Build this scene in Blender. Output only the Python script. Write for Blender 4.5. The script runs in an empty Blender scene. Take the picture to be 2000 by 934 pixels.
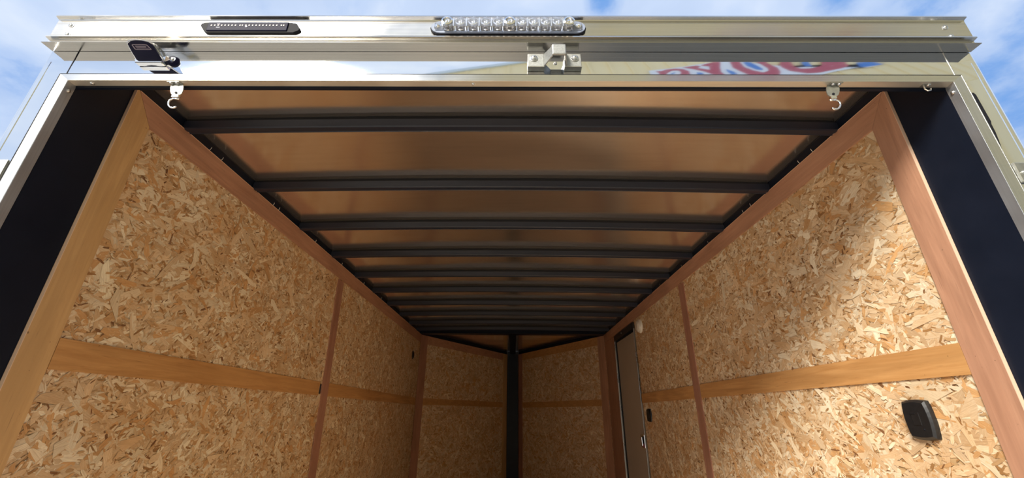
import bpy, bmesh, math, random
import numpy as np
from mathutils import Vector, Matrix

# ------------------------------------------------------------------ camera
Z0 = 1.66                                  # eye height above the ground; all build heights are given from eye level
sc = bpy.context.scene
C = sc.collection
th, yaw, roll = .4005, -.0063, -.0065
ct, st, cy, sy, cr, sr = math.cos(th), math.sin(th), math.cos(yaw), math.sin(yaw), math.cos(roll), math.sin(roll)
r0 = Vector((cy, -sy, 0)); fw = Vector((sy*ct, cy*ct, st)); u0 = Vector((-sy*st, -cy*st, ct))
right = r0*cr - u0*sr; up = r0*sr + u0*cr
cam = bpy.data.cameras.new('camera'); cam_o = bpy.data.objects.new('camera', cam); C.objects.link(cam_o)
cam.sensor_width = 36; cam.lens = 809.34/2000*36; cam.clip_start = .02; cam.clip_end = 500
M = Matrix((right, up, -fw)).transposed().to_4x4(); M.translation = Vector((.0169, 0, Z0))
cam_o.matrix_world = M
sc.camera = cam_o

# ------------------------------------------------------------------ node helper
class NT:
    def __init__(s, nt): s.nt = nt; nt.nodes.clear()
    def n(s, t, **k):
        nd = s.nt.nodes.new(t)
        ins = k.pop('ins', {})
        for a, b in k.items(): setattr(nd, a, b)
        for a, b in ins.items():
            i = nd.inputs[a]
            if isinstance(b, bpy.types.NodeSocket): s.nt.links.new(b, i)
            else: i.default_value = b
        return nd
    def math(s, op, a, b=0., c=0., clamp=False):
        nd = s.n('ShaderNodeMath', operation=op, use_clamp=clamp)
        for i, v in enumerate((a, b, c)):
            if isinstance(v, bpy.types.NodeSocket): s.nt.links.new(v, nd.inputs[i])
            else: nd.inputs[i].default_value = v
        return nd.outputs[0]
    def mix(s, f, a, b, mode='MIX'):
        nd = s.n('ShaderNodeMix', data_type='RGBA', blend_type=mode)
        for i, v in ((0, f), (6, a), (7, b)):
            if isinstance(v, bpy.types.NodeSocket): s.nt.links.new(v, nd.inputs[i])
            else: nd.inputs[i].default_value = (*v, 1) if isinstance(v, tuple) and len(v) == 3 else v
        return nd.outputs[2]
    def ramp(s, f, stops, interp='LINEAR'):
        nd = s.n('ShaderNodeValToRGB', ins={'Fac': f}); cr_ = nd.color_ramp; cr_.interpolation = interp
        while len(cr_.elements) < len(stops): cr_.elements.new(.5)
        for e, (p, c) in zip(cr_.elements, stops):
            e.position = p; e.color = (*c, 1) if isinstance(c, tuple) else (c, c, c, 1)
        return nd.outputs[0]
    def noise(s, v, scale, detail=3, rough=.5, dist=0.):
        return s.n('ShaderNodeTexNoise', ins={'Vector': v, 'Scale': scale, 'Detail': detail, 'Roughness': rough, 'Distortion': dist}).outputs[0]
    def mapping(s, v, scale=(1, 1, 1), loc=(0, 0, 0), rot=(0, 0, 0)):
        return s.n('ShaderNodeMapping', ins={'Vector': v, 'Scale': scale, 'Location': loc, 'Rotation': rot}).outputs[0]

# ------------------------------------------------------------------ sky: bright broken cloud over blue
world = bpy.data.worlds.new('sky'); sc.world = world; world.use_nodes = True
w = NT(world.node_tree)
d = w.n('ShaderNodeTexCoord').outputs['Generated']
sep = w.n('ShaderNodeSeparateXYZ', ins={0: d})
zz = w.math('ADD', w.math('MAXIMUM', sep.outputs[2], 0.), .35)
pr = w.n('ShaderNodeCombineXYZ', ins={0: w.math('DIVIDE', sep.outputs[0], zz), 1: w.math('DIVIDE', sep.outputs[1], zz), 2: .37}).outputs[0]
n1 = w.noise(pr, 2.1, 7, .58, .25)
n2 = w.noise(w.mapping(pr, loc=(3.1, 1.7, 0)), 1.0, 3, .5)
n3 = w.noise(w.mapping(pr, loc=(7.3, 4.2, 1)), 3.2, 5, .55, .3)
dens = w.math('ADD', w.math('MULTIPLY', n1, 1.1), w.math('MULTIPLY_ADD', sep.outputs[0], -.055, .025))
def gap(v, width, amp):                      # a break in the cloud
    global dens
    vv = Vector(v).normalized()
    dt = w.n('ShaderNodeVectorMath', operation='DOT_PRODUCT', ins={0: d, 1: tuple(vv)}).outputs['Value']
    g = w.math('MULTIPLY', w.math('SUBTRACT', dt, math.cos(width)), 1/(1-math.cos(width)), clamp=True)
    dens = w.math('SUBTRACT', dens, w.math('MULTIPLY', g, amp))
gap((.215, .70, .935), .062, .36)
gap((.76, .69, .92), .05, .16)
gap((1.19, .80, .70), .09, .14)
gap((1.22, .70, .86), .045, .12)
cov = w.ramp(dens, [(.30, 0.), (.37, .30), (.44, .72), (.56, 1.)])
cloud = w.ramp(w.math('ADD', w.math('MULTIPLY', n3, .6), w.math('MULTIPLY', n2, .4)), [(.32, (.44, .56, .80)), (.5, (.56, .68, .90)), (.66, (.84, .90, .98))])
blue = (.06, .27, .72)
sky = w.mix(cov, blue, cloud)
# the band near the horizon is hazier
hz = w.math('POWER', w.math('SUBTRACT', 1., w.math('MAXIMUM', sep.outputs[2], 0.), clamp=True), 5.)
sky = w.mix(w.math('MULTIPLY', hz, .7), sky, (.80, .86, .95))
bg = w.n('ShaderNodeBackground', ins={'Color': sky, 'Strength': .64})
w.n('ShaderNodeOutputWorld', ins={'Surface': bg.outputs[0]})

# ------------------------------------------------------------------ sun veiled by thin cloud, from behind and to the left
sun = bpy.data.lights.new('sun', 'SUN'); sun.energy = 4.2; sun.angle = math.radians(19); sun.color = (1, .93, .80)
sun_o = bpy.data.objects.new('sun', sun); C.objects.link(sun_o)
SD = Vector((.66, 1.0, -.79)).normalized()
sun_o.rotation_euler = SD.to_track_quat('-Z', 'Y').to_euler(); sun_o.location = (-6, -8, 12)

sc.view_settings.view_transform = 'Standard'; sc.view_settings.look = 'None'
sc.view_settings.gamma = 1; sc.view_settings.use_curve_mapping = False
sc.view_settings.exposure = .76

# ------------------------------------------------------------------ materials
def mat(name, color=(.5, .5, .5), rough=.5, metal=0., fn=None, **k):
    m = bpy.data.materials.new(name); m.use_nodes = True
    t = NT(m.node_tree)
    b = t.n('ShaderNodeBsdfPrincipled'); t.n('ShaderNodeOutputMaterial', ins={'Surface': b.outputs[0]})
    b.inputs['Base Color'].default_value = (*color, 1); b.inputs['Roughness'].default_value = rough; b.inputs['Metallic'].default_value = metal
    for a, v in k.items(): b.inputs[a.replace('_', ' ')].default_value = v
    if fn: fn(t, b)
    return m
def link(t, o, i): t.nt.links.new(o, i)
def bump(t, b, h, s=.3, dist=.01):
    link(t, t.n('ShaderNodeBump', ins={'Height': h, 'Strength': s, 'Distance': dist}).outputs[0], b.inputs['Normal'])
def mottled(c0, c1, scale=8, stretch=(1, 1, 1), r0=None, r1=None, bs=0., bscale=60, bd=.002):
    def f(t, b):
        co = t.n('ShaderNodeNewGeometry').outputs['Position']
        nz = t.noise(t.mapping(co, scale=stretch), scale, 5, .6)
        link(t, t.ramp(nz, [(.3, c0), (.7, c1)]), b.inputs['Base Color'])
        if r0 is not None: link(t, t.ramp(nz, [(.3, r0), (.7, r1)]), b.inputs['Roughness'])
        if bs: bump(t, b, t.noise(t.mapping(co, scale=stretch), bscale, 4), bs, bd)
    return f
def wood(c0, c1, axis, knots=.35):
    s = [60, 60, 60]; s[axis] = 3.0
    def f(t, b):
        co = t.n('ShaderNodeNewGeometry').outputs['Position']
        big = t.noise(co, 2.4, 2)
        a = t.noise(t.mapping(co, scale=tuple(s)), 1.0, 5, .65, 1.2)
        s2 = [9, 9, 9]; s2[axis] = 1.2
        cc = t.noise(t.mapping(co, scale=tuple(s2)), 1.3, 3, .5, 2.0)
        col = t.mix(t.ramp(a, [(.3, 0.), (.7, 1.)]), c0, c1)
        col = t.mix(t.ramp(cc, [(.35, .38), (.6, 0.)]), col, tuple(v*.62 for v in c0))
        col = t.mix(t.ramp(big, [(.35, .0), (.7, .28)]), col, tuple(min(1, v*1.25) for v in c1))
        pores = t.noise(t.mapping(co, scale=tuple(v*4 for v in s)), 1.0, 2)
        col = t.mix(t.ramp(pores, [(.22, .5), (.34, 0.)]), col, tuple(v*.4 for v in c0))
        specks = t.noise(co, 95, 1)
        col = t.mix(t.ramp(specks, [(.19, .8), (.235, 0.)]), col, tuple(v*.3 for v in c0))
        link(t, col, b.inputs['Base Color'])
        bump(t, b, a, .12, .001)
    return f
rosy = [mat('rosy_lauan_%s' % 'xyz'[i], rough=.55, fn=wood((.37, .185, .115), (.51, .28, .18), i)) for i in range(3)]
amber = [mat('amber_plywood_%s' % 'xyz'[i], rough=.5, fn=wood((.42, .20, .065), (.60, .33, .13), i)) for i in range(3)]
straw = [mat('straw_plywood_%s' % 'xyz'[i], rough=.55, fn=wood((.50, .30, .13), (.62, .39, .18), i)) for i in range(3)]
redw = [mat('red_lauan_%s' % 'xyz'[i], rough=.55, fn=wood((.33, .155, .10), (.42, .215, .15), i)) for i in range(3)]
ply_floor = mat('plywood_floor', rough=.6, fn=wood((.66, .50, .35), (.80, .64, .47), 1))
edge_wood = mat('plywood_edge', (.72, .50, .36), .6)
def osb_base(t, b):
    co = t.n('ShaderNodeNewGeometry').outputs['Position']
    v = t.n('ShaderNodeTexVoronoi', ins={'Vector': t.mapping(co, scale=(1, .5, 1)), 'Scale': 60.}).outputs['Color']
    link(t, t.mix(t.n('ShaderNodeSeparateColor', ins={0: v}).outputs[0], (.40, .24, .11), (.60, .40, .20)), b.inputs['Base Color'])
m_osb = mat('osb_board', rough=.7, fn=osb_base)
def flake(t, b):
    c = t.n('ShaderNodeAttribute', attribute_name='tint').outputs['Color']
    uv = t.n('ShaderNodeAttribute', attribute_name='grain').outputs['Vector']
    g = t.noise(t.mapping(uv, scale=(28, 520, 1)), 1.0, 4, .6, .3)
    col = t.mix(t.ramp(g, [(.3, .38), (.6, 0.)]), c, (.30, .15, .055))
    g2 = t.noise(t.mapping(uv, scale=(60, 160, 1)), 1.0, 2)
    col = t.mix(t.ramp(g2, [(.58, .0), (.75, .35)]), col, (.86, .72, .50))
    pos = t.n('ShaderNodeNewGeometry').outputs['Position']
    col = t.mix(t.ramp(t.noise(pos, 7, 4, .6), [(.38, .55), (.56, 0.)]), col, t.mix(1., col, (.88, .76, .60), 'MULTIPLY'))
    link(t, col, b.inputs['Base Color'])
    bump(t, b, g, .25, .001)
m_flake = mat('osb_strands', rough=.62, fn=flake)
m_black = mat('black_painted_steel', rough=.38, fn=mottled((.0050, .0080, .017), (.0075, .011, .022), 14, bs=.05, bscale=300, bd=.0005))
m_black.node_tree.nodes['Principled BSDF'].inputs['Specular IOR Level'].default_value = .16
m_bow = mat('black_primed_bow', rough=.42, fn=mottled((.0085, .013, .027), (.014, .019, .036), 10, stretch=(.3, 1, 1)))
m_tape = mat('black_foam_tape', (.004, .005, .008), .8)
def roof_fn(t, b):
    co = t.n('ShaderNodeNewGeometry').outputs['Position']
    wv = t.noise(t.mapping(co, scale=(.9, 2.6, 0)), 1.25, 1, .3)
    st_ = t.noise(t.mapping(co, scale=(6, 60, 0)), 1.0, 3)
    link(t, t.ramp(st_, [(.3, (.90, .82, .75)), (.7, (.95, .88, .81))]), b.inputs['Base Color'])
    bump(t, b, wv, .5, .022)
m_roof = mat('mill_roof_sheet', rough=.19, metal=.95, fn=roof_fn)
def brushed(axis, c=(.80, .80, .79), r=.28, bs=.08, sc_=260):
    s = [sc_]*3; s[axis] = 2.5
    def f(t, b):
        co = t.n('ShaderNodeNewGeometry').outputs['Position']
        nz = t.noise(t.mapping(co, scale=tuple(s)), 1.0, 4, .6)
        bl = t.noise(co, 7, 3)
        link(t, t.ramp(nz, [(.3, tuple(v*.86 for v in c)), (.7, c)]), b.inputs['Base Color'])
        link(t, t.ramp(bl, [(.3, r*.75), (.7, r*1.3)]), b.inputs['Roughness'])
        bump(t, b, nz, bs, .0006)
    return f
alu_x = mat('brushed_aluminium_x', metal=1., fn=brushed(0, (.70, .70, .69), r=.15))
alu_bar = mat('satin_aluminium_bar', metal=1., fn=brushed(0, (.70, .685, .65), r=.17))
alu_z = mat('brushed_aluminium_z', metal=1., fn=brushed(2, (.68, .68, .66), r=.30))
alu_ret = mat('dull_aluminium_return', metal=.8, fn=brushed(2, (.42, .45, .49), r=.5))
alu_head = mat('dull_aluminium_head', metal=.75, fn=brushed(0, (.74, .70, .62), r=.45))
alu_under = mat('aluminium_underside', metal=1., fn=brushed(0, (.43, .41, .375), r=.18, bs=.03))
def mirror_fn(t, b):
    co = t.n('ShaderNodeNewGeometry').outputs['Position']
    bump(t, b, t.noise(t.mapping(co, scale=(3, 1, 2)), 2.0, 1), .10, .004)
m_mirror = mat('polished_skin', (.88, .90, .92), .045, 1., fn=mirror_fn)
m_chrome = mat('chrome', (.85, .86, .88), .08, 1.)
m_zinc = mat('zinc_plate', rough=.5, metal=1., fn=mottled((.34, .34, .31), (.48, .48, .44), 60))
m_cast = mat('cast_aluminium', rough=.5, metal=.85, fn=mottled((.27, .275, .27), (.40, .41, .40), 220, bs=.35, bscale=700, bd=.0006))
m_screw = mat('steel_screw', (.62, .63, .64), .3, 1.)
m_rubber = mat('black_rubber', (.012, .012, .016), .6); m_rubber.node_tree.nodes['Principled BSDF'].inputs['Specular IOR Level'].default_value = .12
m_vent = mat('black_plastic', rough=.36, fn=mottled((.008, .008, .009), (.014, .014, .015), 90))
m_white = mat('white_plastic', (.80, .76, .68), .4)
m_dome = mat('frosted_dome', (.60, .56, .50), .3)
m_door = mat('door_skin', rough=.45, fn=mottled((.40, .335, .265), (.45, .38, .30), 3))
m_bronze = mat('dark_metal_header', rough=.35, metal=.8, fn=mottled((.07, .06, .055), (.12, .10, .09), 20))
m_red = mat('red_plastic', (.22, .02, .03), .35)
m_darklens = mat('smoked_lens', (.010, .010, .03), .45); m_darklens.node_tree.nodes['Principled BSDF'].inputs['Specular IOR Level'].default_value = .06
m_led = mat('led_chip', (.85, .80, .70), .35)
m_label = mat('silver_label', (.35, .30, .36), .4, .3)
m_clear = mat('clear_lens', (.92, .94, .98), .06, 0., Transmission_Weight=.9, IOR=1.45)
m_refl = mat('lamp_reflector', (.80, .84, .92), .16, .9)
m_board = mat('lamp_board', (.22, .26, .36), .45)
def yel(t, b):
    co = t.n('ShaderNodeNewGeometry').outputs['Position']
    nz = t.noise(co, .6, 4)
    link(t, t.ramp(nz, [(.3, (.84, .70, .38)), (.7, (.90, .77, .45))]), b.inputs['Base Color'])
m_yel = mat('yellow_siding', rough=.5, fn=yel)
m_fascia = mat('grey_fascia', (.62, .70, .72), .5)
m_sgw = mat('sign_white', (.80, .84, .86), .5)
def worn(c):
    def f(t, b):
        co = t.n('ShaderNodeNewGeometry').outputs['Position']
        nz = t.noise(co, 9, 5, .7)
        link(t, t.ramp(nz, [(.62, c), (.74, (.75, .66, .66))]), b.inputs['Base Color'])
    return f
m_sgr = mat('sign_red', rough=.5, fn=worn((.50, .10, .13)))
m_sgb = mat('sign_blue', (.06, .22, .60), .5)
m_ground = mat('asphalt_yard', rough=.9, fn=mottled((.44, .41, .36), (.56, .52, .46), 3, bs=.5, bscale=60, bd=.01))
m_skin = mat('white_side_skin', (.75, .76, .78), .25, .3)
m_glassdark = mat('dark_window', (.02, .025, .03), .1)

# ------------------------------------------------------------------ geometry helpers
ORG = {}
def obj(name, bm, m, parent=None, smooth=False, org=None):
    me = bpy.data.meshes.new(name)
    if smooth:
        for f in bm.faces: f.smooth = True
    co = [v.co for v in bm.verts]
    if parent is not None: o0 = ORG[parent]
    else:
        mn = [min(c[i] for c in co) for i in range(3)]; mx = [max(c[i] for c in co) for i in range(3)]
        o0 = Vector(((mn[0]+mx[0])/2, (mn[1]+mx[1])/2, mn[2])) if org is None else Vector(org)
    for v in bm.verts: v.co -= o0
    bm.to_mesh(me); bm.free(); me.materials.append(m)
    o = bpy.data.objects.new(name, me); C.objects.link(o)
    if parent is not None: o.parent = parent
    else: o.location = o0 + Vector((0, 0, Z0))
    ORG[o] = o0
    return o
def thing(name, loc, label=None, cat=None, group=None):
    o = bpy.data.objects.new(name, None); C.objects.link(o); o.empty_display_size = .05
    o.location = Vector(loc) + Vector((0, 0, Z0)); ORG[o] = Vector(loc)
    return tag(o, label, cat, group)
def tag(o, label=None, cat=None, group=None, kind=None):
    if label: o['label'] = label
    if cat: o['category'] = cat
    if group: o['group'] = group
    if kind: o['kind'] = kind
    return o
def box(bm, a, b, bev=0.):
    x0, y0, z0 = [min(p, q) for p, q in zip(a, b)]; x1, y1, z1 = [max(p, q) for p, q in zip(a, b)]
    vs = [bm.verts.new(p) for p in ((x0,y0,z0),(x1,y0,z0),(x1,y1,z0),(x0,y1,z0),(x0,y0,z1),(x1,y0,z1),(x1,y1,z1),(x0,y1,z1))]
    fs = [bm.faces.new([vs[i] for i in q]) for q in ((3,2,1,0),(4,5,6,7),(0,1,5,4),(1,2,6,5),(2,3,7,6),(3,0,4,7))]
    if bev:
        es = list({e for f in fs for e in f.edges})
        bmesh.ops.bevel(bm, geom=es, offset=bev, segments=2, affect='EDGES', profile=.5)
    return bm
def B(a, b, bev=0.): return box(bmesh.new(), a, b, bev)
def prism(bm, pts, off, cap=True):
    """closed polygon of 3-D points swept by off"""
    off = Vector(off); A = [bm.verts.new(p) for p in pts]; D = [bm.verts.new(Vector(p)+off) for p in pts]; n = len(pts)
    for i in range(n): bm.faces.new((A[i], A[(i+1) % n], D[(i+1) % n], D[i]))
    if cap: bm.faces.new(A[::-1]); bm.faces.new(D)
    bmesh.ops.recalc_face_normals(bm, faces=bm.faces)
    return bm
def profx(prof, x0, x1): return prism(bmesh.new(), [(x0, y, z) for y, z in prof], (x1-x0, 0, 0))
def cyl(bm, c, ax, r, h, seg=20, r2=None):
    ax = Vector(ax).normalized(); q = ax.to_track_quat('Z', 'Y').to_matrix().to_4x4()
    q.translation = Vector(c) + ax*h/2
    bmesh.ops.create_cone(bm, cap_ends=True, segments=seg, radius1=r, radius2=r if r2 is None else r2, depth=h, matrix=q)
    return bm
def tube(bm, pts, r, seg=8, closed=False):
    pts = [Vector(p) for p in pts]; rings = []; n = len(pts); prev = None
    for i, p in enumerate(pts):
        t = (pts[min(i+1, n-1)] - pts[max(i-1, 0)]).normalized()
        if prev is None:
            a = t.orthogonal().normalized()
        else:
            a = (prev - t*prev.dot(t)).normalized()
        prev = a; b = t.cross(a)
        rings.append([bm.verts.new(p + (a*math.cos(2*math.pi*k/seg) + b*math.sin(2*math.pi*k/seg))*r) for k in range(seg)])
    for A, D in zip(rings, rings[1:]):
        for k in range(seg): bm.faces.new((A[k], A[(k+1) % seg], D[(k+1) % seg], D[k]))
    bm.faces.new(rings[0][::-1]); bm.faces.new(rings[-1])
    bmesh.ops.recalc_face_normals(bm, faces=bm.faces)
    return bm
def dome_head(c, ax, r, h, seg=16):
    """domed screw or bolt head with a washer rim and a recess"""
    bm = bmesh.new(); ax = Vector(ax).normalized(); q = ax.to_track_quat('Z', 'Y').to_matrix()
    prof = [(r*1.25, 0), (r*1.25, h*.18), (r, h*.22), (r*.92, h*.6), (r*.6, h*.92), (r*.28, h), (r*.24, h*.55), (0.0001, h*.55)]
    rings = [[bm.verts.new(Vector(c) + q @ Vector((p*math.cos(2*math.pi*k/seg), p*math.sin(2*math.pi*k/seg), zq))) for k in range(seg)] for p, zq in prof]
    for A, D in zip(rings, rings[1:]):
        for k in range(seg): bm.faces.new((A[k], A[(k+1) % seg], D[(k+1) % seg], D[k]))
    bm.faces.new(rings[0][::-1]); return bm

W = 1.04; YR = .8975; YF = 4.76; ZT = .8284; ZFL = -1.11
rng = np.random.default_rng(7)

# ------------------------------------------------------------------ oriented strand board
def strands(name, parent, O, U, V, N, su, sv, bias=0., dens=1., size=1.):
    """thousands of overlapping wood strands pressed flat on a board (O corner, U/V unit directions, N facing normal)"""
    n = int(su*sv*14000*dens)
    L = np.clip(np.exp(rng.normal(math.log(.024*size), .72, n)), .007, .15)
    nb = rng.random(n) < .012; L[nb] = rng.uniform(.055, .12, nb.sum())
    Wd = L*rng.uniform(.10, .42, n); Wd = np.clip(Wd, .0022, .030)
    L = np.minimum(L, np.minimum(su, sv)*.5)
    ang = rng.normal(bias, .75, n)
    cu = rng.uniform(.0, su, n); cv = rng.uniform(.0, sv, n)
    ex = np.abs(np.cos(ang))*L/2 + np.abs(np.sin(ang))*Wd/2; ey = np.abs(np.sin(ang))*L/2 + np.abs(np.cos(ang))*Wd/2
    cu = np.clip(cu, ex, su-ex); cv = np.clip(cv, ey, sv-ey)
    h = rng.uniform(.0004, .0026, n) + np.where(L < .03, .0006, 0)
    shape = np.array([(-.5, -.18), (-.34, -.5), (.12, -.46), (.5, -.22), (.42, .34), (.05, .5), (-.38, .42)])
    k = len(shape)
    P = shape[None] + rng.normal(0, .09, (n, k, 2)) * np.array([.7, 1.1])
    lx = P[:, :, 0]*L[:, None]; ly = P[:, :, 1]*Wd[:, None]
    bend = rng.normal(0, 1.2, n)[:, None]; ly = ly + bend*lx*lx*3
    ca, sa = np.cos(ang)[:, None], np.sin(ang)[:, None]
    pu = np.clip(cu[:, None] + lx*ca - ly*sa, 0, su); pv = np.clip(cv[:, None] + lx*sa + ly*ca, 0, sv)
    hh = h[:, None] + lx*rng.normal(0, .012, n)[:, None] + ly*rng.normal(0, .03, n)[:, None]; hh = np.clip(hh, .0002, .0045)
    O, U, V, N = [np.array(q, float) for q in (O, U, V, N)]
    O = O - np.array(ORG[parent])
    co = O + pu[..., None]*U + pv[..., None]*V + hh[..., None]*N
    me = bpy.data.meshes.new(name)
    me.vertices.add(n*k); me.vertices.foreach_set('co', co.reshape(-1).astype(np.float32))
    me.loops.add(n*k)
    idx = np.arange(n*k).reshape(n, k)
    if np.dot(np.cross(U, V), N) < 0: idx = idx[:, ::-1]
    me.loops.foreach_set('vertex_index', idx.reshape(-1).astype(np.int32))
    me.polygons.add(n); me.polygons.foreach_set('loop_start', (np.arange(n)*k).astype(np.int32))
    me.update(calc_edges=True)
    pal = np.array([(.75, .565, .365), (.665, .465, .275), (.82, .69, .50), (.55, .35, .175), (.36, .19, .07), (.88, .77, .58), (.20, .09, .035), (.62, .36, .16)])
    pw = np.array([.22, .22, .13, .18, .09, .07, .03, .09]); pw /= pw.sum()
    ci = rng.choice(len(pal), n, p=pw)
    ci[nb] = rng.choice([0, 2, 5, 5, 7], nb.sum()); h[nb] = rng.uniform(.0024, .0031, nb.sum())
    small = (Wd < .005) & (rng.random(n) < .30); ci[small] = rng.choice([3, 4, 6], small.sum(), p=[.45, .4, .15])
    big = (Wd > .0095) & np.isin(ci, [3, 4, 6]); ci[big] = rng.choice([0, 1, 2, 7], big.sum())
    col = np.clip(pal[ci]*rng.uniform(.86, 1.12, (n, 1)), 0, .95)
    ca4 = np.ones((n, k, 4), np.float32); ca4[:, :, :3] = col[:, None]
    at = me.attributes.new('tint', 'FLOAT_COLOR', 'POINT'); at.data.foreach_set('color', ca4.reshape(-1))
    g = np.zeros((n, k, 3), np.float32); ro = rng.uniform(0, 50, (n, 2))
    g[:, :, 0] = lx + ro[:, :1]; g[:, :, 1] = ly + ro[:, 1:]
    at = me.attributes.new('grain', 'FLOAT_VECTOR', 'POINT'); at.data.foreach_set('vector', g.reshape(-1))
    me.materials.append(m_flake)
    o = bpy.data.objects.new(name, me); C.objects.link(o); o.parent = parent; ORG[o] = ORG[parent]; o['kind'] = 'stuff'
    return o

# ------------------------------------------------------------------ ground, floor, ramp
tag(obj('ground', B((-40, -40, -Z0-.1), (40, 40, -Z0)), m_ground), kind='structure')
fl = bmesh.new(); prism(fl, [(-W-.02, .80, ZFL-.03), (W+.02, .80, ZFL-.03), (W+.02, YF, ZFL-.03), (0, 6.6, ZFL-.03), (-W-.02, YF, ZFL-.03)], (0, 0, .03))
tag(obj('floor', fl, ply_floor), kind='structure')
rp = thing('ramp_door', (0, .78, ZFL-.03), 'brown plywood ramp door folded down behind the open trailer', 'ramp')
rb = bmesh.new(); prism(rb, [(-1.0, .78, ZFL), (-1.0, -1.18, -Z0+.03), (-1.0, -1.18, -Z0+.002), (-1.0, .78, ZFL-.05)], (2.0, 0, 0))
obj('deck', rb, ply_floor, rp)
for s in (-1, 1):
    eb = bmesh.new(); prism(eb, [(s*1.0, .78, ZFL+.004), (s*1.0, -1.18, -Z0+.034), (s*1.0, -1.18, -Z0+.002), (s*1.0, .78, ZFL-.052)], (s*.03, 0, 0))
    obj('edge_channel', eb, alu_z, rp)

# ------------------------------------------------------------------ side walls
def slab(a, b): return B(a, b)
def side_wall(s):
    nm = 'wall_left' if s < 0 else 'wall_right'
    X = lambda d: s*(W-d)                       # d = how far a face stands into the room
    wall = tag(obj(nm, B((s*(W+.012), YR, ZFL-.02), (s*(W+.095), YF+.02, .90)), m_skin, org=(s*(W+.05), 2.8, ZFL)), kind='structure')
    yl, yh = (2.42, 2.42) if s < 0 else (2.45, 2.45)
    zb = (.088, .157)
    door = (3.56, 4.27, .68)
    segs = [(YR+.004, yl, zb[1]-.01, ZT-.002, True), (YR+.004, yl, ZFL, zb[0]+.01, True)]
    if s < 0: segs += [(yl+.002, YF, zb[1]-.01, ZT-.002, True), (yl+.002, YF, ZFL, zb[0]+.01, True)]
    else: segs += [(yl+.002, 3.53, zb[1]-.01, ZT-.002, True), (yl+.002, 3.53, ZFL, zb[0]+.01, True), (3.532, YF, .735, ZT-.002, False), (4.285, YF, ZFL, .735, False)]
    for y0, y1, z0, z1, fl_ in segs:
        bm = B((s*W, y0, z0), (s*(W+.011), y1, z1))
        p = obj('strand_board', bm, m_osb if fl_ else rosy[2], wall)
        if fl_:
            zs = max(z0, -.95)
            strands('wood_strands', p, (s*W, y0, zs), (0, 1, 0), (0, 0, 1), (-s, 0, 0), y1-y0, z1-zs, bias=0.1)
    T = .0065
    # cover strips
    m_end = straw if s < 0 else rosy
    bm = bmesh.new(); prism(bm, [(s*W, YR, ZFL), (s*W, YR, ZT+.001), (s*W, .9035, ZT+.001), (s*W, .968, .752), (s*W, .968, ZFL)], (-s*T, 0, 0))
    e = tag(obj('end_strip', bm, m_end[2], wall), 'broad vertical plywood strip at the open end')
    obj('bare_edge', B((s*(W-T-.0004), YR-.0014, ZFL), (s*(W+.001), YR-.0001, ZT)), edge_wood, e)
    bm = bmesh.new(); prism(bm, [(s*W, .905, ZT+.001), (s*W, YF, ZT+.001), (s*W, YF, .742), (s*W, .9695, .752)], (-s*T, 0, 0))
    tstrip = tag(obj('top_strip', bm, rosy[1], wall), 'rosy plywood strip along the top of the wall')
    obj('bare_edge', B((s*(W-T-.0005), .905, ZT+.0012), (s*(W+.001), YF, ZT+.0026)), edge_wood, tstrip)
    ye = 4.75 if s < 0 else 3.53
    for a, b in ((.9695, (2.372 if s < 0 else 2.405)), ((2.49 if s < 0 else 2.497), ye)):
        tag(obj('belt_strip', B((s*W, a, zb[0]), (s*(W-T), b, zb[1])), amber[1], wall), 'amber plywood strip running level along the wall')
    bm = bmesh.new()
    if s < 0: q = [(2.372, .741), (2.452, .741), (2.56, ZFL), (2.475, ZFL)]
    else: q = [(2.408, .741), (2.486, .741), (2.503, ZFL), (2.422, ZFL)]
    prism(bm, [(s*W, y, z) for y, z in q], (-s*(T+.001), 0, 0))
    tag(obj('joint_strip', bm, redw[2], wall), 'narrow reddish strip covering the upright board joint')
    return wall
wl = side_wall(-1); wr = side_wall(1)

# ------------------------------------------------------------------ V-nose walls
AY = 6.42; AX = .085
def nose_wall(s):
    nm = 'wall_nose_left' if s < 0 else 'wall_nose_right'
    a = Vector((s*W, YF, 0)); b = Vector((s*AX, AY, 0)); dv = b-a; Lw = dv.length; u = dv.normalized()
    n = Vector((-s*u.y*1.0, s*u.x*1.0, 0)); 
    if n.x*s > 0: n = -n
    P = lambda t, z, d=0.: tuple(a + u*t + n*d + Vector((0, 0, z)))
    def plate(t0, t1, z0, z1, d0, d1):
        bm = bmesh.new(); prism(bm, [P(t0, z0, d0), P(t1, z0, d0), P(t1, z1, d0), P(t0, z1, d0)], n*(d1-d0)); return bm
    wall = tag(obj(nm, plate(0, Lw+.05, ZFL-.02, .90, -.08, -.012), m_skin), kind='structure')
    zb = (.092, .158) if s < 0 else (.088, .156)
    for z0, z1 in ((zb[1]-.01, ZT), (ZFL, zb[0]+.01)):
        p = obj('strand_board', plate(0.005, Lw, z0, z1, -.011, 0), m_osb, wall)
        zs = max(z0, -.95)
        strands('wood_strands', p, P(0, zs), tuple(u), (0, 0, 1), tuple(n), Lw, z1-zs, bias=0.05, dens=.45, size=1.6)
    T = .0065; m1 = rosy if s < 0 else amber
    tag(obj('top_strip', plate(.11, Lw-.09, .735, ZT, 0, T), m1[1], wall), 'plywood strip under the nose rail')
    tag(obj('corner_strip', plate(0.004, .115, ZFL, ZT, 0, T+.001), (redw if s < 0 else rosy)[2], wall), 'upright strip in the wall corner')
    tag(obj('post_strip', plate(Lw-.12, Lw, ZFL, ZT, 0, T+.001), (straw if s < 0 else redw)[2], wall), 'upright strip beside the black post')
    obj('belt_strip', plate(.116, Lw-.121, zb[0], zb[1], 0, T), amber[1], wall)
    return wall
nose_wall(-1); nose_wall(1)

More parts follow.
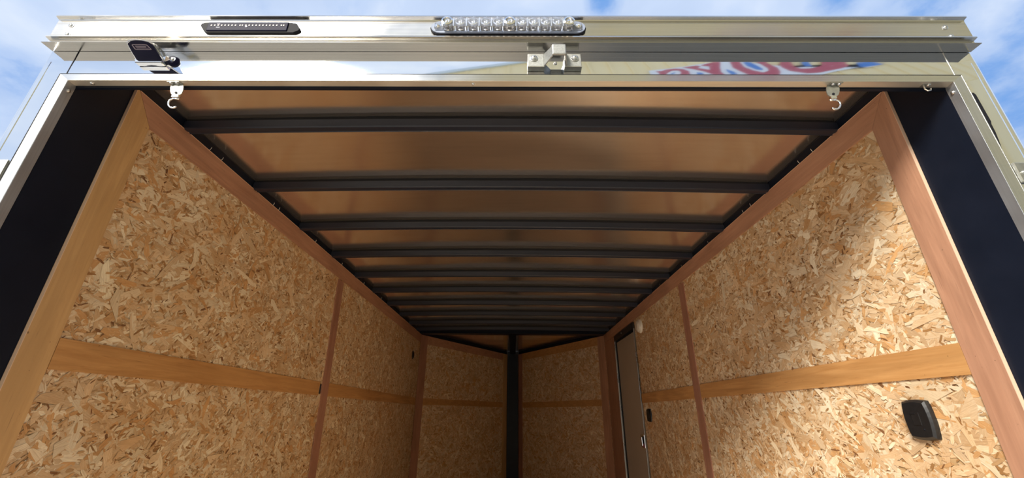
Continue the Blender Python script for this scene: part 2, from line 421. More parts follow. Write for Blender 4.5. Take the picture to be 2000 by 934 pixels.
# ------------------------------------------------------------------ roof
def roof_z(x): return .868 + .017*(1-(x/W)**2)
bm = bmesh.new(); NX, NY = 24, 40
xs = [-W-.04 + (2*W+.08)*i/NX for i in range(NX+1)]; ys = [.78 + (YF-.0-.78)*j/NY for j in range(NY+1)]
g = [[bm.verts.new((x, y, roof_z(x))) for x in xs] for y in ys]
g2 = [[bm.verts.new((x, y, roof_z(x)+.012)) for x in xs] for y in ys]
for j in range(NY):
    for i in range(NX):
        bm.faces.new((g[j][i], g[j+1][i], g[j+1][i+1], g[j][i+1])); bm.faces.new((g2[j][i], g2[j][i+1], g2[j+1][i+1], g2[j+1][i]))
ceil = tag(obj('ceiling', bm, m_roof, smooth=True), kind='structure')
bm = bmesh.new(); prism(bm, [(-W-.03, YF, .87), (W+.03, YF, .87), (AX+.02, AY+.06, .872), (-AX-.02, AY+.06, .872)], (0, 0, .012))
obj('nose_sheet', bm, m_roof, ceil)

ordn = ['nearest to the rear opening', 'second from the rear opening', 'third from the rear opening', 'fourth from the rear opening', 'fifth from the rear opening', 'sixth from the rear opening', 'seventh from the rear opening', 'eighth from the rear opening', 'ninth from the rear opening', 'tenth and last before the front beam']
def bow(k, yb):
    t = thing('roof_bow', (0, yb-.013, .828), 'arched black steel roof bow, %s' % ordn[k], 'beam', 'black steel bows across the ceiling')
    n = 28; H = .030; D = .027
    bm = bmesh.new(); R = []
    for i in range(n+1):
        x = -W+.002 + (2*W-.004)*i/n; z = .8286 + .0125*(1-(x/W)**2)
        pr_ = [(yb-D, z+.0035), (yb-D+.003, z), (yb-.011, z), (yb-.010, z+.0015), (yb-.0025, z+.0015), (yb, z-.0005), (yb+.0015, z+.001), (yb, z+.006), (yb, z+H), (yb-D, z+H)]
        R.append([bm.verts.new((x, a, b)) for a, b in pr_])
    m = len(R[0])
    for A, D_ in zip(R, R[1:]):
        for q in range(m): bm.faces.new((A[q], A[(q+1) % m], D_[(q+1) % m], D_[q]))
    bm.faces.new(R[0]); bm.faces.new(R[-1][::-1]); bmesh.ops.recalc_face_normals(bm, faces=bm.faces)
    obj('channel', bm, m_bow, t)
    bm = bmesh.new(); R = []
    for i in range(n+1):
        x = -W+.004 + (2*W-.008)*i/n; z = .8286 + .0125*(1-(x/W)**2) + H; zt = roof_z(x)-.0006
        R.append([bm.verts.new((x, a, b)) for a, b in ((yb-D+.004, z), (yb-.003, z), (yb-.003, zt), (yb-D+.004, zt))])
    for A, D_ in zip(R, R[1:]):
        for q in range(4): bm.faces.new((A[q], A[(q+1) % 4], D_[(q+1) % 4], D_[q]))
    bmesh.ops.recalc_face_normals(bm, faces=bm.faces)
    obj('foam_tape', bm, m_tape, t)
for k, yb in enumerate((1.097, 1.478, 1.866, 2.252, 2.635, 3.005, 3.40, 3.80, 4.19, 4.52)): bow(k, yb)

# black perimeter steel
for s, w_ in ((-1, 'left'), (1, 'right')):
    sr = tag(obj('side_rail', B((s*(W-.0005), .788, ZT+.003), (s*(W+.05), YF, .8665), .002), m_black), 'black steel top rail above the %s strand board wall' % w_, 'rail', 'black top rails of the side walls')
    for yk in (1.19, 1.26, 1.60, 1.66, 2.02, 2.4, 2.8, 3.2):
        bm = bmesh.new(); yy = yk + rng.uniform(-.01, .01)
        tube(bm, [(s*(W-.001), yy, .834), (s*(W-.0022), yy+.004, .842), (s*(W-.001), yy+.007, .851)], .0007, 5)
        tag(obj('scratch_bead', bm, m_screw, sr), 'thin bright weld bead')
    j = tag(obj('rear_post', prism(bmesh.new(), [(s*(W+.0100), .7805, ZFL-.02), (s*(W+.0015), YR-.0016, ZFL-.02), (s*(W+.09), YR-.0016, ZFL-.02), (s*(W+.09), .7805, ZFL-.02)], (0, 0, .8275-ZFL+.02)), m_black), 'black steel post inside the %s edge of the rear opening' % w_, 'post', 'black posts of the rear opening')
    a = Vector((s*W, YF, 0)); b = Vector((s*(AX+.003), AY-.02, 0)); u = (b-a).normalized(); nn = Vector((-u.y*s, 0, 0)); nn = Vector((u.y, -u.x, 0))*(-s)
    bm = bmesh.new(); q = [a + Vector((0, 0, ZT)), b + Vector((0, 0, ZT)), b + Vector((0, 0, .8695)), a + Vector((0, 0, .8695))]
    prism(bm, [tuple(v) for v in q], -nn*.05 if nn.x*s < 0 else nn*.05)
    tag(obj('nose_rail', bm, m_black), 'slanting black rail above the %s nose wall' % w_, 'rail', 'slanting black rails of the nose')
tag(obj('header_beam', B((-W-.05, .7785, .7245), (W+.05, .7868, .862)), m_black), 'black steel header just inside the rear aluminium frame', 'beam')
tag(obj('front_beam', prism(bmesh.new(), [(-W, YF-.07, .8335), (W, YF-.07, .8335)] + [(W*(1-i/6), YF-.07, roof_z(W*(1-i/6))-.0004) for i in range(13)], (0, .105, 0)), m_black), 'straight black steel beam where the nose begins', 'beam')
cp = thing('corner_post', (0, AY, ZFL), 'wide black upright post in the tip of the nose', 'post')
obj('post', B((-AX+.005, AY-.03, ZFL), (AX-.005, AY+.05, ZT+.005), .004), m_black, cp)
obj('head_plate', B((-AX+.003, AY-.018, .834), (AX-.003, AY+.05, .8695)), m_black, cp)
obj('ridge_tube', B((-.042, YF+.03, .836), (.042, AY+.02, .8715), .002), m_black, cp)

# ------------------------------------------------------------------ side door in the right wall
dr = thing('door_1', (W, 3.9, ZFL)); dr['kind'] = 'structure'
xd = W-.002
pan = tag(obj('door_panel', B((xd+.012, 3.568, ZFL), (xd+.03, 4.255, .672)), m_door, dr), 'plain beige inner door skin')
obj('door_seal', prism(bmesh.new(), [(xd+.004, 4.243, ZFL), (xd+.004, 4.262, ZFL), (xd+.004, 4.262, .68), (xd+.004, 3.565, .678), (xd+.004, 3.565, ZFL), (xd+.004, 3.572, ZFL), (xd+.004, 3.572, .664), (xd+.004, 4.243, .668)], (.010, 0, 0)), m_rubber, dr)
for y0, y1 in ((4.262, 4.270), (4.274, 4.284)):
    obj('jamb_trim', B((xd-.006, y0, ZFL), (xd+.008, y1, .682), .001), alu_z, dr)
obj('jamb_trim', B((xd-.006, 3.553, ZFL), (xd+.012, 3.565, .735), .001), alu_z, dr)
obj('jamb_gap', B((xd+.002, 4.269, ZFL), (xd+.010, 4.275, .68)), m_rubber, dr)
hd = tag(obj('header_strip', B((xd-.010, 3.545, .682), (xd+.012, 4.262, .734), .002), m_bronze, dr), 'dark metal strip over the door')
obj('rivet', dome_head((xd-.010, 3.95, .712), (-1, 0, 0), .005, .004), m_screw, hd)
lt = tag(obj('door_latch', B((xd-.002, 3.588, -.238), (xd+.013, 3.688, -.14), .004), m_chrome, dr), 'chrome door latch')
obj('latch_recess', B((xd-.0045, 3.600, -.228), (xd-.001, 3.64, -.155), .001), m_rubber, lt)
tag(obj('release_tab', B((xd-.010, 3.598, -.232), (xd-.0035, 3.625, -.205), .002), m_red, lt), 'dark red release tab')
obj('pull_bar', B((xd-.016, 3.612, -.222), (xd-.006, 3.622, -.158), .003), m_chrome, lt)

# dome lamp
dl = thing('dome_light', (W, 3.36, .66), 'small round white dome lamp on the right wall beside the door top', 'lamp')
bm = bmesh.new(); cyl(bm, (W-.0005, 3.36, .662), (-1, 0, 0), .056, .016, 28, .053); obj('base', bm, m_white, dl, smooth=False)
bm = bmesh.new(); cyl(bm, (W-.0165, 3.36, .662), (-1, 0, 0), .048, .012, 28, .043); cyl(bm, (W-.0285, 3.36, .662), (-1, 0, 0), .043, .009, 28, .026)
obj('lens', bm, m_dome, dl)

# ------------------------------------------------------------------ vents
def vent(name, c, hy, hz, s, label, prot=.014, bulge=.16):
    t = thing(name, c, label, 'vent', 'black plastic vents on the walls')
    def outline(k):
        pts = []
        for (a0, b0), (a1, b1) in zip(((-1,-1),(1,-1),(1,1),(-1,1)), ((1,-1),(1,1),(-1,1),(-1,-1))):
            for i in range(7):
                f = i/7; a = a0+(a1-a0)*f; b = b0+(b1-b0)*f; bl = bulge*(1-(2*f-1)**2)
                if a0 == a1: a += a0*bl
                else: b += b0*bl*.55
                pts.append((a*hy*k*.9, b*hz*k*.92))
        return pts
    bm = bmesh.new(); rings = []
    for k, dx in ((1.0, 0), (1.0, prot*.35), (.97, prot*.7), (.86, prot), (.80, prot*1.02)):
        rings.append([bm.verts.new((c[0]-s*dx, c[1]+a, c[2]+b)) for a, b in outline(k)])
    for A, D in zip(rings, rings[1:]):
        for q in range(len(A)): bm.faces.new((A[q], A[(q+1) % len(A)], D[(q+1) % len(A)], D[q]))
    bm.faces.new(rings[-1]); bm.faces.new(rings[0][::-1]); bmesh.ops.recalc_face_normals(bm, faces=bm.faces)
    obj('cover', bm, m_vent, t)
    xf = c[0]-s*(prot*1.02)
    f1 = B((xf+s*.001, c[1]-hy*.30, c[2]-hz*.28), (xf-s*.0012, c[1]+hy*.30, c[2]+hz*.34), .0008)
    obj('raised_plate', f1, m_vent, t)
    bm = bmesh.new(); box(bm, (xf-s*.001, c[1]-.05*hy, c[2]+hz*.26), (xf-s*.0022, c[1]+hy*.30, c[2]+hz*.31))
    obj('rib', bm, m_vent, t)
    obj('screw', dome_head((xf, c[1]-hy*.35, c[2]-hz*.48), (-s, 0, 0), .0022, .0015, 10), m_rubber, t)
    return t
vent('wall_vent', (W-.0015, 1.132, -.006), .037, .047, 1, 'large black plastic vent cover low on the right wall near the opening', .016)
vent('wall_vent', (W-.0015, 3.385, .0), .052, .046, 1, 'small black vent cover on the right wall beside the side door', .010)
vt = thing('round_vent', (-W, 4.45, .566), 'small black oval vent high on the left wall near the nose', 'vent', 'black plastic vents on the walls')
bm = bmesh.new(); cyl(bm, (-W, 4.45, .566), (1, 0, 0), .046, .006, 24, .042); obj('ring', bm, m_vent, vt)
bm = bmesh.new(); cyl(bm, (-W+.006, 4.45, .566), (1, 0, 0), .032, .003, 24); obj('cap', bm, m_rubber, vt)

# ------------------------------------------------------------------ rear skin and outer corner
PY = .775
zs = [.735 + (.900-.735)*i/33 for i in range(34)]
def belly(z):                                   # the sheet bellies a fraction of a millimetre between channel and frame
    q = min(max((z-.780)/.03, -1), 1.0); return PY - .00040*(1-q*q)
KX = 40
def rear_skin():
    bm = bmesh.new(); cols = []
    for i in range(KX+1):
        x = -1.15 + 2.30*i/KX
        cols.append([bm.verts.new((x, belly(z), z)) for z in zs])
    for A, D in zip(cols, cols[1:]):
        for j in range(len(zs)-1): bm.faces.new((A[j], D[j], D[j+1], A[j+1]))
    return bm
rs = thing('rear_skin', (0, PY, .735), 'mirror polished metal skin around the rear opening, reflecting sky and building', 'panel')
obj('upper_sheet', rear_skin(), m_mirror, rs, smooth=True)
for s in (-1, 1):
    obj('side_sheet', B((s*1.0765, PY, ZFL-.1), (s*1.15, PY+.002, .735)), m_mirror, rs)
    bm = bmesh.new(); tube(bm, [(s*1.151, PY+.005, ZFL-.1), (s*1.151, PY+.005, .905)], .0052, 12)
    tag(obj('corner_bead', bm, m_mirror, rs, smooth=True), 'rounded outer corner bead')
    obj('edge_line', B((s*1.1395, PY-.0010, ZFL-.1), (s*1.1410, PY+.0005, .803)), m_mirror, rs)
    obj('skin_seam', B((s*1.0835, PY-.0011, .749), (s*1.0850, PY+.0005, .8375)), m_rubber if s < 0 else alu_z, rs)
tag(obj('body_shell', prism(bmesh.new(), [(-1.145, PY+.012, .900), (1.145, PY+.012, .900), (1.145, YF, .910), (-1.145, YF, .910)], (0, 0, .012)), m_skin), 'white outer roof shell of the trailer body', 'shell')

# ------------------------------------------------------------------ aluminium header channel with its lips
hc = thing('header_channel', (0, .76, .838), 'wide ribbed aluminium channel across the top of the trailer rear', 'channel')
FY = .752
prof = [(PY-.001, .928), (FY-.0085, .928), (FY-.009, .9240), (FY-.001, .9215), (FY, .9190), (FY, .9105), (FY+.0006, .9100), (FY, .9095), (FY, .8690), (FY+.0006, .8685), (FY, .8680), (FY, .8620), (FY-.0065, .8600), (FY-.0068, .8565), (FY+.001, .8550), (FY+.003, .8545), (FY+.003, .8440), (PY-.001, .8440)]
obj('fascia', profx(prof, -1.148, 1.148), alu_bar, hc)
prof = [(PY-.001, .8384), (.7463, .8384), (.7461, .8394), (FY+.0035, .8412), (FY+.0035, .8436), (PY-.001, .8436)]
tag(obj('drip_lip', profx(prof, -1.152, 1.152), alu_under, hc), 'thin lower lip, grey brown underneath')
for p in ((-1.1085, .9008), (-1.1045, .8706), (1.0915, .8970), (1.0935, .8655)):
    obj('screw', dome_head((p[0], FY-.0001, p[1]), (0, -1, 0), .0055, .004, 14), m_screw, hc)

# ------------------------------------------------------------------ aluminium frame of the rear opening
fr = thing('opening_frame', (0, .77, .73), 'bright mitred aluminium angle framing the rear opening', 'frame')
XO, XI, ZO, ZI = 1.0755, 1.0505, .7475, .7285
Y0, Y1 = .758, .777
def Lbar(pa, pb):
    return None
bm = bmesh.new(); prism(bm, [(-XO, Y0, ZO), (XO, Y0, ZO), (XI, Y0, ZI), (-XI, Y0, ZI)], (0, Y1-Y0-.0015, 0))
obj('top_bar', bm, alu_x, fr)
tag(obj('top_return', B((-XI-.001, Y0+.0005, ZI-.0006), (XI+.001, .7771, ZI+.0015)), alu_head, fr), 'underside of the top bar')
for s in (-1, 1):
    bm = bmesh.new(); prism(bm, [(s*XO, Y0, ZO), (s*XI, Y0, ZI), (s*XI, Y0, ZFL), (s*XO, Y0, ZFL)], (0, Y1-Y0-.0015, 0))
    obj('side_bar', bm, alu_z, fr)
    obj('side_return', B((s*(XI+.001), Y0+.0006, ZFL), (s*(XI-.0006), .7795, ZI)), alu_ret, fr)
    obj('outer_edge', B((s*XO, Y0-.0006, ZFL), (s*(XO+.0012), PY, ZO)), m_rubber if s < 0 else alu_z, fr)
    obj('screw', dome_head((s*(XI-.0006), .769, .705), (-s, 0, -.2), .0042, .0045, 12), m_screw, fr)
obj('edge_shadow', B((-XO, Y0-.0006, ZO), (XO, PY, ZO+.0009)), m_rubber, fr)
for x in (-1.0, -.083, 1.0):
    obj('screw', dome_head((x, .768, ZI-.0006), (0, -.3, -1), .0036 if abs(x) < .5 else .0042, .0035, 12), m_screw, fr)

# ------------------------------------------------------------------ clear light bar
KS = 1.0394
def sobj(name, bm, m, parent=None, **k):        # scale both lamps to the fascia they are seated on
    for v in bm.verts: v.co = Vector((v.co.x*KS - .0009, FY + (v.co.y - .7235)*KS, v.co.z*KS - dzl))
    return obj(name, bm, m, parent, **k)
dzl = .0
lb = thing('clear_light_bar', (0, FY, .88), 'long clear plastic light bar with round lamps centred on the channel', 'lamp')
def stadium(x0, x1, zc, hz, y, taper=.55, n=8):
    pts = []; e = hz*1.25
    for i in range(n+1):
        a = -math.pi/2 + math.pi*i/n; pts.append((x1-e+e*math.cos(a), y, zc+hz*math.sin(a)))
    for i in range(n+1):
        a = math.pi/2 + math.pi*i/n; pts.append((x0+e+e*math.cos(a), y, zc+hz*math.sin(a)))
    return pts
zc = .8555
sobj('gasket', prism(bmesh.new(), stadium(-.187, .187, zc-.0012, .0205, .7236), (0, -.0045, 0)), m_rubber, lb)
sobj('housing', prism(bmesh.new(), stadium(-.185, .185, zc, .0190, .7190), (0, -.0030, 0)), m_board, lb)
bm = B((-.153, .7158, zc-.0165), (.153, .7005, zc+.0165), .003)
sobj('lens', bm, m_clear, lb)
xsn = [-.1445, -.1135, -.083, -.0535, -.0245, .004, .033, .060, .0885, .1165, .1445]
for i, x in enumerate(xsn):
    boss = i in (0, 5, 10)
    r = .0135 if boss else .0115
    bm = bmesh.new(); seg = 20
    yb = .6995 if boss else .7035
    rr = [(r, .7150), (r, yb), (r*.72, yb-.0012), (r*.62, yb+.004), (r*.32, yb+.006), (r*.28, yb+.001), (.0001, yb+.0004)]
    R = [[bm.verts.new((x+p*math.cos(2*math.pi*k/seg), y, zc+.0015+p*math.sin(2*math.pi*k/seg))) for k in range(seg)] for p, y in rr]
    for A, D in zip(R, R[1:]):
        for k in range(seg): bm.faces.new((A[k], A[(k+1) % seg], D[(k+1) % seg], D[k]))
    bmesh.ops.recalc_face_normals(bm, faces=bm.faces)
    sobj('screw_boss' if boss else 'reflector_cup', bm, m_refl if not boss else m_chrome, lb, smooth=False)
for i, x in enumerate((-.129, -.098, -.068, -.039, -.0105, .0185, .0465, .0745, .1025, .1305)):
    sobj('divider', B((x-.0012, .7155, zc-.0135), (x+.0012, .7030, zc+.0135)), m_refl, lb)
for s in (-1, 1):
    sobj('end_ear', prism(bmesh.new(), stadium(-.022, .022, 0, .0175, 0), (0, -.0025, 0)) if False else B((s*.154, .7160, zc-.011), (s*.176, .7125, zc+.011), .003), m_clear, lb)
    sobj('screw', dome_head((s*.168, .7125, zc), (0, -1, 0), .0058, .003, 14), m_chrome, lb)

# ------------------------------------------------------------------ dark light strip
ds = thing('dark_light_strip', (-.65, FY, .88), 'narrow smoked black light strip with tiny white chips, left on the channel', 'lamp')
zc = .8545
pts = [(-.742, zc+.012), (-.735, zc+.0165), (-.525, zc+.0165), (-.510, zc+.012), (-.501, zc-.002), (-.503, zc-.009), (-.515, zc-.016), (-.722, zc-.016), (-.731, zc-.011), (-.743, zc+.006)]
bm = bmesh.new(); prism(bm, [(x, .7236, z) for x, z in pts], (0, -.006, 0)); sobj('housing', bm, m_rubber, ds)
sobj('lens', B((-.7235, .7180, zc-.0125), (-.530, .7150, zc+.0150), .0012), m_darklens, ds)
for i in range(22):
    x = -.7135 + i*.0083 + (.0028 if i in (8, 20) else 0)
    sobj('led_chip', B((x-.0013, .7152, zc+.0015), (x+.0013, .7141, zc+.0052)), m_led, ds)
bm = bmesh.new(); cyl(bm, (-.6285, .7150, zc-.001), (0, -1, 0), .0022, .001, 10); sobj('centre_screw', bm, m_label, ds)
sobj('mark', B((-.701, .7151, zc+.0075), (-.694, .7146, zc+.0085)), m_label, ds)
sobj('mark', B((-.701, .7151, zc-.0035), (-.692, .7146, zc-.0022)), m_label, ds)

# ------------------------------------------------------------------ centre catch bracket
cb = thing('catch_bracket', (.112, PY, .78), 'cast aluminium catch bracket bolted under the clear light bar', 'bracket')
# ear pads
YB = .764
obj('left_pad', B((.0475, PY-.001, .7765), (.0875, YB-.004, .8165), .0015), m_cast, cb)
obj('right_pad', B((.1375, PY-.001, .7765), (.1780, YB-.004, .8165), .0015), m_cast, cb)
obj('left_pad_foot', B((.0470, PY-.001, .7735), (.0880, YB-.0055, .7762), .0008), m_zinc, cb)
obj('right_pad_foot', B((.1370, PY-.001, .7735), (.1785, YB-.0055, .7762), .0008), m_zinc, cb)
for x in (.0625, .162):
    obj('bolt', dome_head((x, YB-.004, .8005), (0, -1, 0), .0082, .0065, 18), m_screw, cb)
# hook: two webs out to a front block
def web(xa, xb, ya, yb_, z0a, z1a, z0b, z1b, t=.003):
    bm = bmesh.new(); prism(bm, [(xa, ya, z0a), (xb, yb_, z0b), (xb, yb_, z1b), (xa, ya, z1a)], (t, 0, 0)); return bm
obj('left_web', web(.0830, .1050, PY-.008, .738, .7775, .8165, .788, .8175), m_cast, cb)
obj('right_web', web(.1410, .1350, PY-.008, .738, .7775, .8165, .788, .8175), m_cast, cb)
obj('front_block', B((.1045, .7385, .7855), (.1385, .7315, .8185), .003), m_cast, cb)
obj('latch_pin', dome_head((.1165, PY-.0005, .8000), (0, -1, 0), .0035, .004, 12), m_screw, cb)

# ------------------------------------------------------------------ chrome loading lamp on the left
cl = thing('chrome_lamp', (-.80, PY, .775), 'tilted chrome loading lamp with a dark face, upper left beside the frame', 'lamp')
def loft(bm, A, D, capA=True, capD=True):
    a = [bm.verts.new(p) for p in A]; b_ = [bm.verts.new(p) for p in D]; n = len(a)
    for i in range(n): bm.faces.new((a[i], a[(i+1) % n], b_[(i+1) % n], b_[i]))
    if capA: bm.faces.new(a[::-1])
    if capD: bm.faces.new(b_)
    bmesh.ops.recalc_face_normals(bm, faces=bm.faces); return bm
def ell(cx, cz, rx, rz, y, n=28): return [(cx+rx*math.cos(2*math.pi*i/n), y, cz+rz*math.sin(2*math.pi*i/n)) for i in range(n)]
bm = bmesh.new(); loft(bm, ell(-.880, .803, .046, .0165, PY-.0005), ell(-.880, .803, .043, .0135, PY-.009))
obj('base', bm, m_chrome, cl, smooth=False)
# hood: swept D shape leaning out from the skin, dark face underneath
face = [(-.9165, .766, .7960), (-.8455, .766, .7960), (-.8350, .7275, .7960), (-.8320, .7145, .7960), (-.8365, .7065, .7960), (-.8510, .7015, .7960), (-.8670, .7000, .7960), (-.8820, .7030, .7960), (-.8945, .7100, .7960), (-.9050, .7350, .7960)]
topf = [(-.912, .771, .822), (-.853, .771, .822), (-.8465, .742, .8185), (-.8480, .726, .8135), (-.8540, .717, .8090), (-.8620, .712, .8060), (-.8720, .711, .8050), (-.8830, .713, .8060), (-.8930, .720, .8085), (-.902, .741, .8170)]
bm = bmesh.new(); loft(bm, face, topf)
hood = obj('hood', bm, m_chrome, cl)
hood.modifiers.new('b', 'BEVEL').width = .0022; hood.modifiers['b'].segments = 3
cx_, cy_ = -.872, .736
inner = [((x-cx_)*.87+cx_, (y-cy_)*.86+cy_-.001, z-.0012) for x, y, z in face]
bm = bmesh.new(); prism(bm, inner, (0, 0, .002)); dk = obj('dark_face', bm, m_darklens, cl)
lab = [(-.884, .7135), (-.848, .7135), (-.8475, .7295), (-.8875, .7295)]
zf = lambda y: .7945
for (u0_, u1_, v0_, v1_) in ((0, 1, 0, .10), (0, 1, .9, 1), (0, .06, 0, 1), (.94, 1, 0, 1), (.15, .9, .25, .33), (.15, .8, .45, .53), (.15, .9, .66, .74)):
    def LP(u, v):
        a_ = [lab[0][i]+(lab[1][i]-lab[0][i])*u for i in (0, 1)]; b_ = [lab[3][i]+(lab[2][i]-lab[3][i])*u for i in (0, 1)]
        x = a_[0]+(b_[0]-a_[0])*v; y = a_[1]+(b_[1]-a_[1])*v; return (x, y, zf(y)-.0003)
    bm = bmesh.new(); prism(bm, [LP(u0_, v0_), LP(u1_, v0_), LP(u1_, v1_), LP(u0_, v1_)], (0, 0, .0006)); obj('label_line', bm, m_label, dk)
obj('neck', B((-.9150, .7745, .7880), (-.8480, .7600, .7965), .002), m_chrome, cl)
bm = bmesh.new(); loft(bm, ell(-.832, .8035, .0135, .0145, PY-.0005, 20), ell(-.833, .8035, .011, .0115, PY-.008, 20)); obj('screw_ear', bm, m_darklens, cl)
obj('screw', dome_head((-.8295, PY-.008, .8035), (0, -1, 0), .0050, .0045, 14), m_chrome, cl)

# ------------------------------------------------------------------ hooks on the frame
def hook(xc, yc, ztop, flip, label, lean):
    t = thing('spring_hook', (xc, yc, ztop), label, 'hook', 'zinc hooks under the top of the frame')
    P = lambda a, b, dy=0.: (xc + a + lean*b, yc+dy, ztop - b*1.18)
    out = [(-.0135, .0005), (.0135, .0005), (.0155, .010), (.0150, .019), (.0125, .026), (.0060, .031), (-.0060, .031), (-.0125, .026), (-.0150, .019), (-.0155, .010)]
    bm = bmesh.new(); prism(bm, [P(a, b) for a, b in out], (0, .002, 0)); obj('plate', bm, m_zinc, t)
    f = -1 if flip else 1
    bm = bmesh.new(); prism(bm, [P(f*.019, .0002, -.008), P(-f*.010, .0002, -.008), P(-f*.013, .0002, .002), P(f*.013, .0002, .002)], (0, 0, -.0018)); obj('top_flange', bm, m_zinc, t)
    for a in (f*.012, -f*.002): obj('screw', dome_head(P(a, .002, -.0035), (0, -.3, -1), .0036, .0035, 12), m_screw, t)
    bm = bmesh.new(); cyl(bm, P(0, .0245, -.0002), (0, -1, 0), .0030, .0015, 12); obj('eye', bm, m_rubber, t)
    obj('shackle', B(P(-.0080, .029, -.003), P(.0080, .037, .004), .0015), m_chrome, t)
    pts = [P(f*-.009, .0400), P(f*.004, .0400)]
    for i in range(13):
        a = -math.pi/2 + i/12*math.pi*1.25
        pts.append(P(f*(.004+.0115*math.cos(a)), .0510+.0115*math.sin(a)))
    bm = bmesh.new(); tube(bm, pts, .0022, 8); obj('hook_wire', bm, m_chrome, t, smooth=True)
hook(-.7945, .7680, .7278, True, 'zinc hook hanging from the frame top near the left corner', .27)
hook(.7735, .7680, .7278, False, 'zinc hook hanging from the frame top near the right corner', -.31)
cp_ = thing('cable_clip', (1.0, .785, .715), 'tiny metal clip under the frame top by the right corner', 'clip')
bm = bmesh.new(); tube(bm, [(.990, .7700, .7280), (.989, .7700, .7165), (.994, .7700, .7115), (1.002, .7700, .7135), (1.004, .7700, .7185)], .0015, 6); obj('wire', bm, m_chrome, cp_)
obj('tab', B((.984, .7650, .7268), (.998, .7750, .7279)), m_zinc, cp_)

# ------------------------------------------------------------------ small fittings on the rear skin
tl = thing('dark_skin_shape', (1.083, PY, .56), 'slim black raised shape on the polished skin right of the frame', 'bumper')  # thin dark outline raised off the skin, narrowing towards the bottom
bm = bmesh.new(); prism(bm, [(1.0775, PY-.0005, .703), (1.0940, PY-.0005, .703), (1.0975, PY-.0005, .697), (1.0985, PY-.0005, .620), (1.0960, PY-.0005, .612), (1.0955, PY-.0005, .590), (1.0910, PY-.0005, .555), (1.0850, PY-.0005, .528), (1.0775, PY-.0005, .520)], (0, -.008, 0)); obj('pad', bm, m_rubber, tl)
for s, w_ in ((-1, 'left'), (1, 'right')):
    hb = thing('hold_back', (s*1.12, PY, .53), 'small metal hold-back bracket on the %s outer skin' % w_, 'bracket', 'hold-back brackets on the rear skin')
    obj('plate', B((s*1.100, PY-.0005, .462), (s*1.130, PY-.006, .512), .0025), m_zinc, hb)
    obj('stud', dome_head((s*1.115, PY-.006, .486), (0, -1, 0), .005, .006, 12), m_screw, hb)

# ------------------------------------------------------------------ yellow gabled building behind the photographer (seen in the polished skin)
bd = thing('building', (4, -4, -Z0), 'yellow ribbed building with a gabled roof, reflected in the polished skin', 'building')
def gz(x): return 6.02 + .68*x if x < 4.6 else 6.02 + .68*4.6 - .30*(x-4.6)
xs_ = [-9.0, 4.6, 14.0]
bm = bmesh.new(); prism(bm, [(-1.35, -4, -Z0), (14, -4, -Z0), (14, -4, gz(14)), (4.6, -4, gz(4.6)), (-1.35, -4, gz(-1.35))], (0, -8, 0)); obj('wall', bm, m_yel, bd)
x = -1.2
while x < 13.8:
    bm = B((x, -3.965, -Z0), (x+.045, -4.0, max(gz(x), .12)-.02)); obj('rib', bm, m_yel, bd); x += .36
for a, b in ((-1.5, 4.6), (4.6, 14.2)):
    bm = bmesh.new(); za, zb_ = (gz(a), gz(b)); za = max(za, .1) if a < -8 else za
    prism(bm, [(a, -3.90, za-.02), (b, -3.90, zb_-.02), (b, -3.90, zb_+.16), (a, -3.90, za+.16)], (0, -.20, 0)); obj('roof_trim', bm, m_fascia, bd)
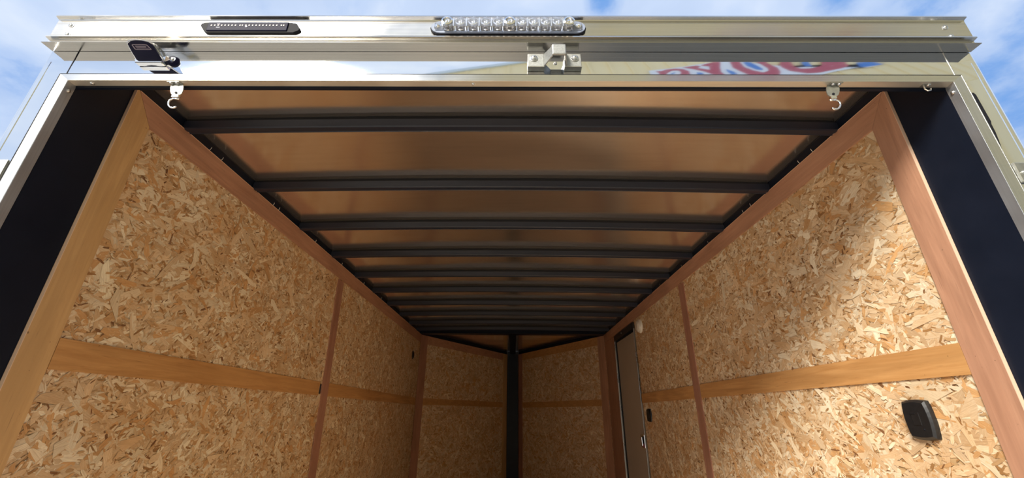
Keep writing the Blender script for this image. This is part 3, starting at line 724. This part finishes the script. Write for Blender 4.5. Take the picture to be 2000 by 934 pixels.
SIGN = [
    ('w', 'panel', [(2.34, 5.47), (2.65, 5.61), (3.0, 5.78), (3.54, 6.11), (3.93, 6.3), (5.01, 5.78), (6.25, 5.75), (6.65, 6.02), (6.33, 5.85), (6.12, 5.74), (5.88, 5.64), (5.51, 5.42), (5.15, 5.17), (4.07, 5.04), (2.31, 5.1)]),
    ('r', 'letter', [(2.45, 5.43), (2.54, 5.43), (2.64, 5.55), (2.82, 5.63), (2.96, 5.59), (3.02, 5.44), (2.99, 5.18), (2.81, 5.17), (2.87, 5.36), (2.85, 5.49), (2.73, 5.47), (2.63, 5.32), (2.56, 5.17), (2.46, 5.17), (2.47, 5.32)]),
    ('b', 'counter', [(2.66, 5.25), (2.75, 5.34), (2.75, 5.28), (2.67, 5.21)]),
    ('r', 'letter', [(2.98, 5.72), (3.27, 5.87), (3.3, 5.76), (3.22, 5.68), (3.4, 5.52), (3.46, 5.8), (3.36, 5.84), (3.35, 5.91), (3.63, 6.16), (3.78, 6.2), (3.62, 5.68), (3.55, 5.37), (3.56, 5.18), (3.36, 5.18), (3.27, 5.4), (3.11, 5.6), (3.02, 5.68)]),
    ('b', 'counter', [(3.13, 5.34), (3.21, 5.29), (3.2, 5.18), (3.1, 5.18)]),
    ('b', 'counter', [(3.7, 5.6), (3.77, 5.4), (3.78, 5.22), (3.67, 5.18), (3.67, 5.44)]),
    ('r', 'letter', [(3.96, 6.25), (4.13, 6.25), (4.06, 5.77), (4.13, 5.48), (4.25, 5.33), (4.41, 5.49), (4.46, 5.69), (4.44, 6.03), (4.43, 6.25), (4.62, 6.26), (4.63, 5.98), (4.66, 5.73), (4.59, 5.41), (4.48, 5.15), (3.95, 5.15), (3.89, 5.41), (3.85, 5.72)]),
    ('b', 'counter', [(4.18, 6.21), (4.3, 6.16), (4.34, 5.64), (4.3, 5.51), (4.2, 5.56), (4.14, 5.85)]),
    ('r', 'letter', [(4.92, 6.26), (5.1, 6.26), (4.99, 5.81), (5.03, 5.65), (5.16, 5.65), (5.42, 5.82), (5.51, 5.95), (5.63, 6.26), (6.07, 6.27), (5.96, 5.86), (5.76, 5.68), (5.21, 5.34), (4.98, 5.28), (4.79, 5.49), (4.75, 5.77), (4.79, 5.99)]),
    ('b', 'counter', [(5.24, 6.21), (5.35, 6.17), (5.27, 5.82), (5.16, 5.82), (5.18, 5.99)]),
    ('b', 'tail', [(6.23, 6.13), (6.53, 6.22), (6.64, 6.02), (6.34, 5.85), (6.12, 5.75)]),
]
sg_ = thing('shop_sign', (4.4, -3.95, 5.0), 'white slanted sign with red swirling letters and blue counters on the yellow building', 'sign')
for c, n_, pts in SIGN:
    m_, d0, d1 = {'w': (m_sgw, -3.962, -3.950), 'r': (m_sgr, -3.950, -3.944), 'b': (m_sgb, -3.950, -3.943)}[c]
    bm = bmesh.new(); prism(bm, [(x_, d0, z_) for x_, z_ in pts], (0, d1-d0, 0)); obj(n_, bm, m_, sg_)
bpy.context.view_layer.update()
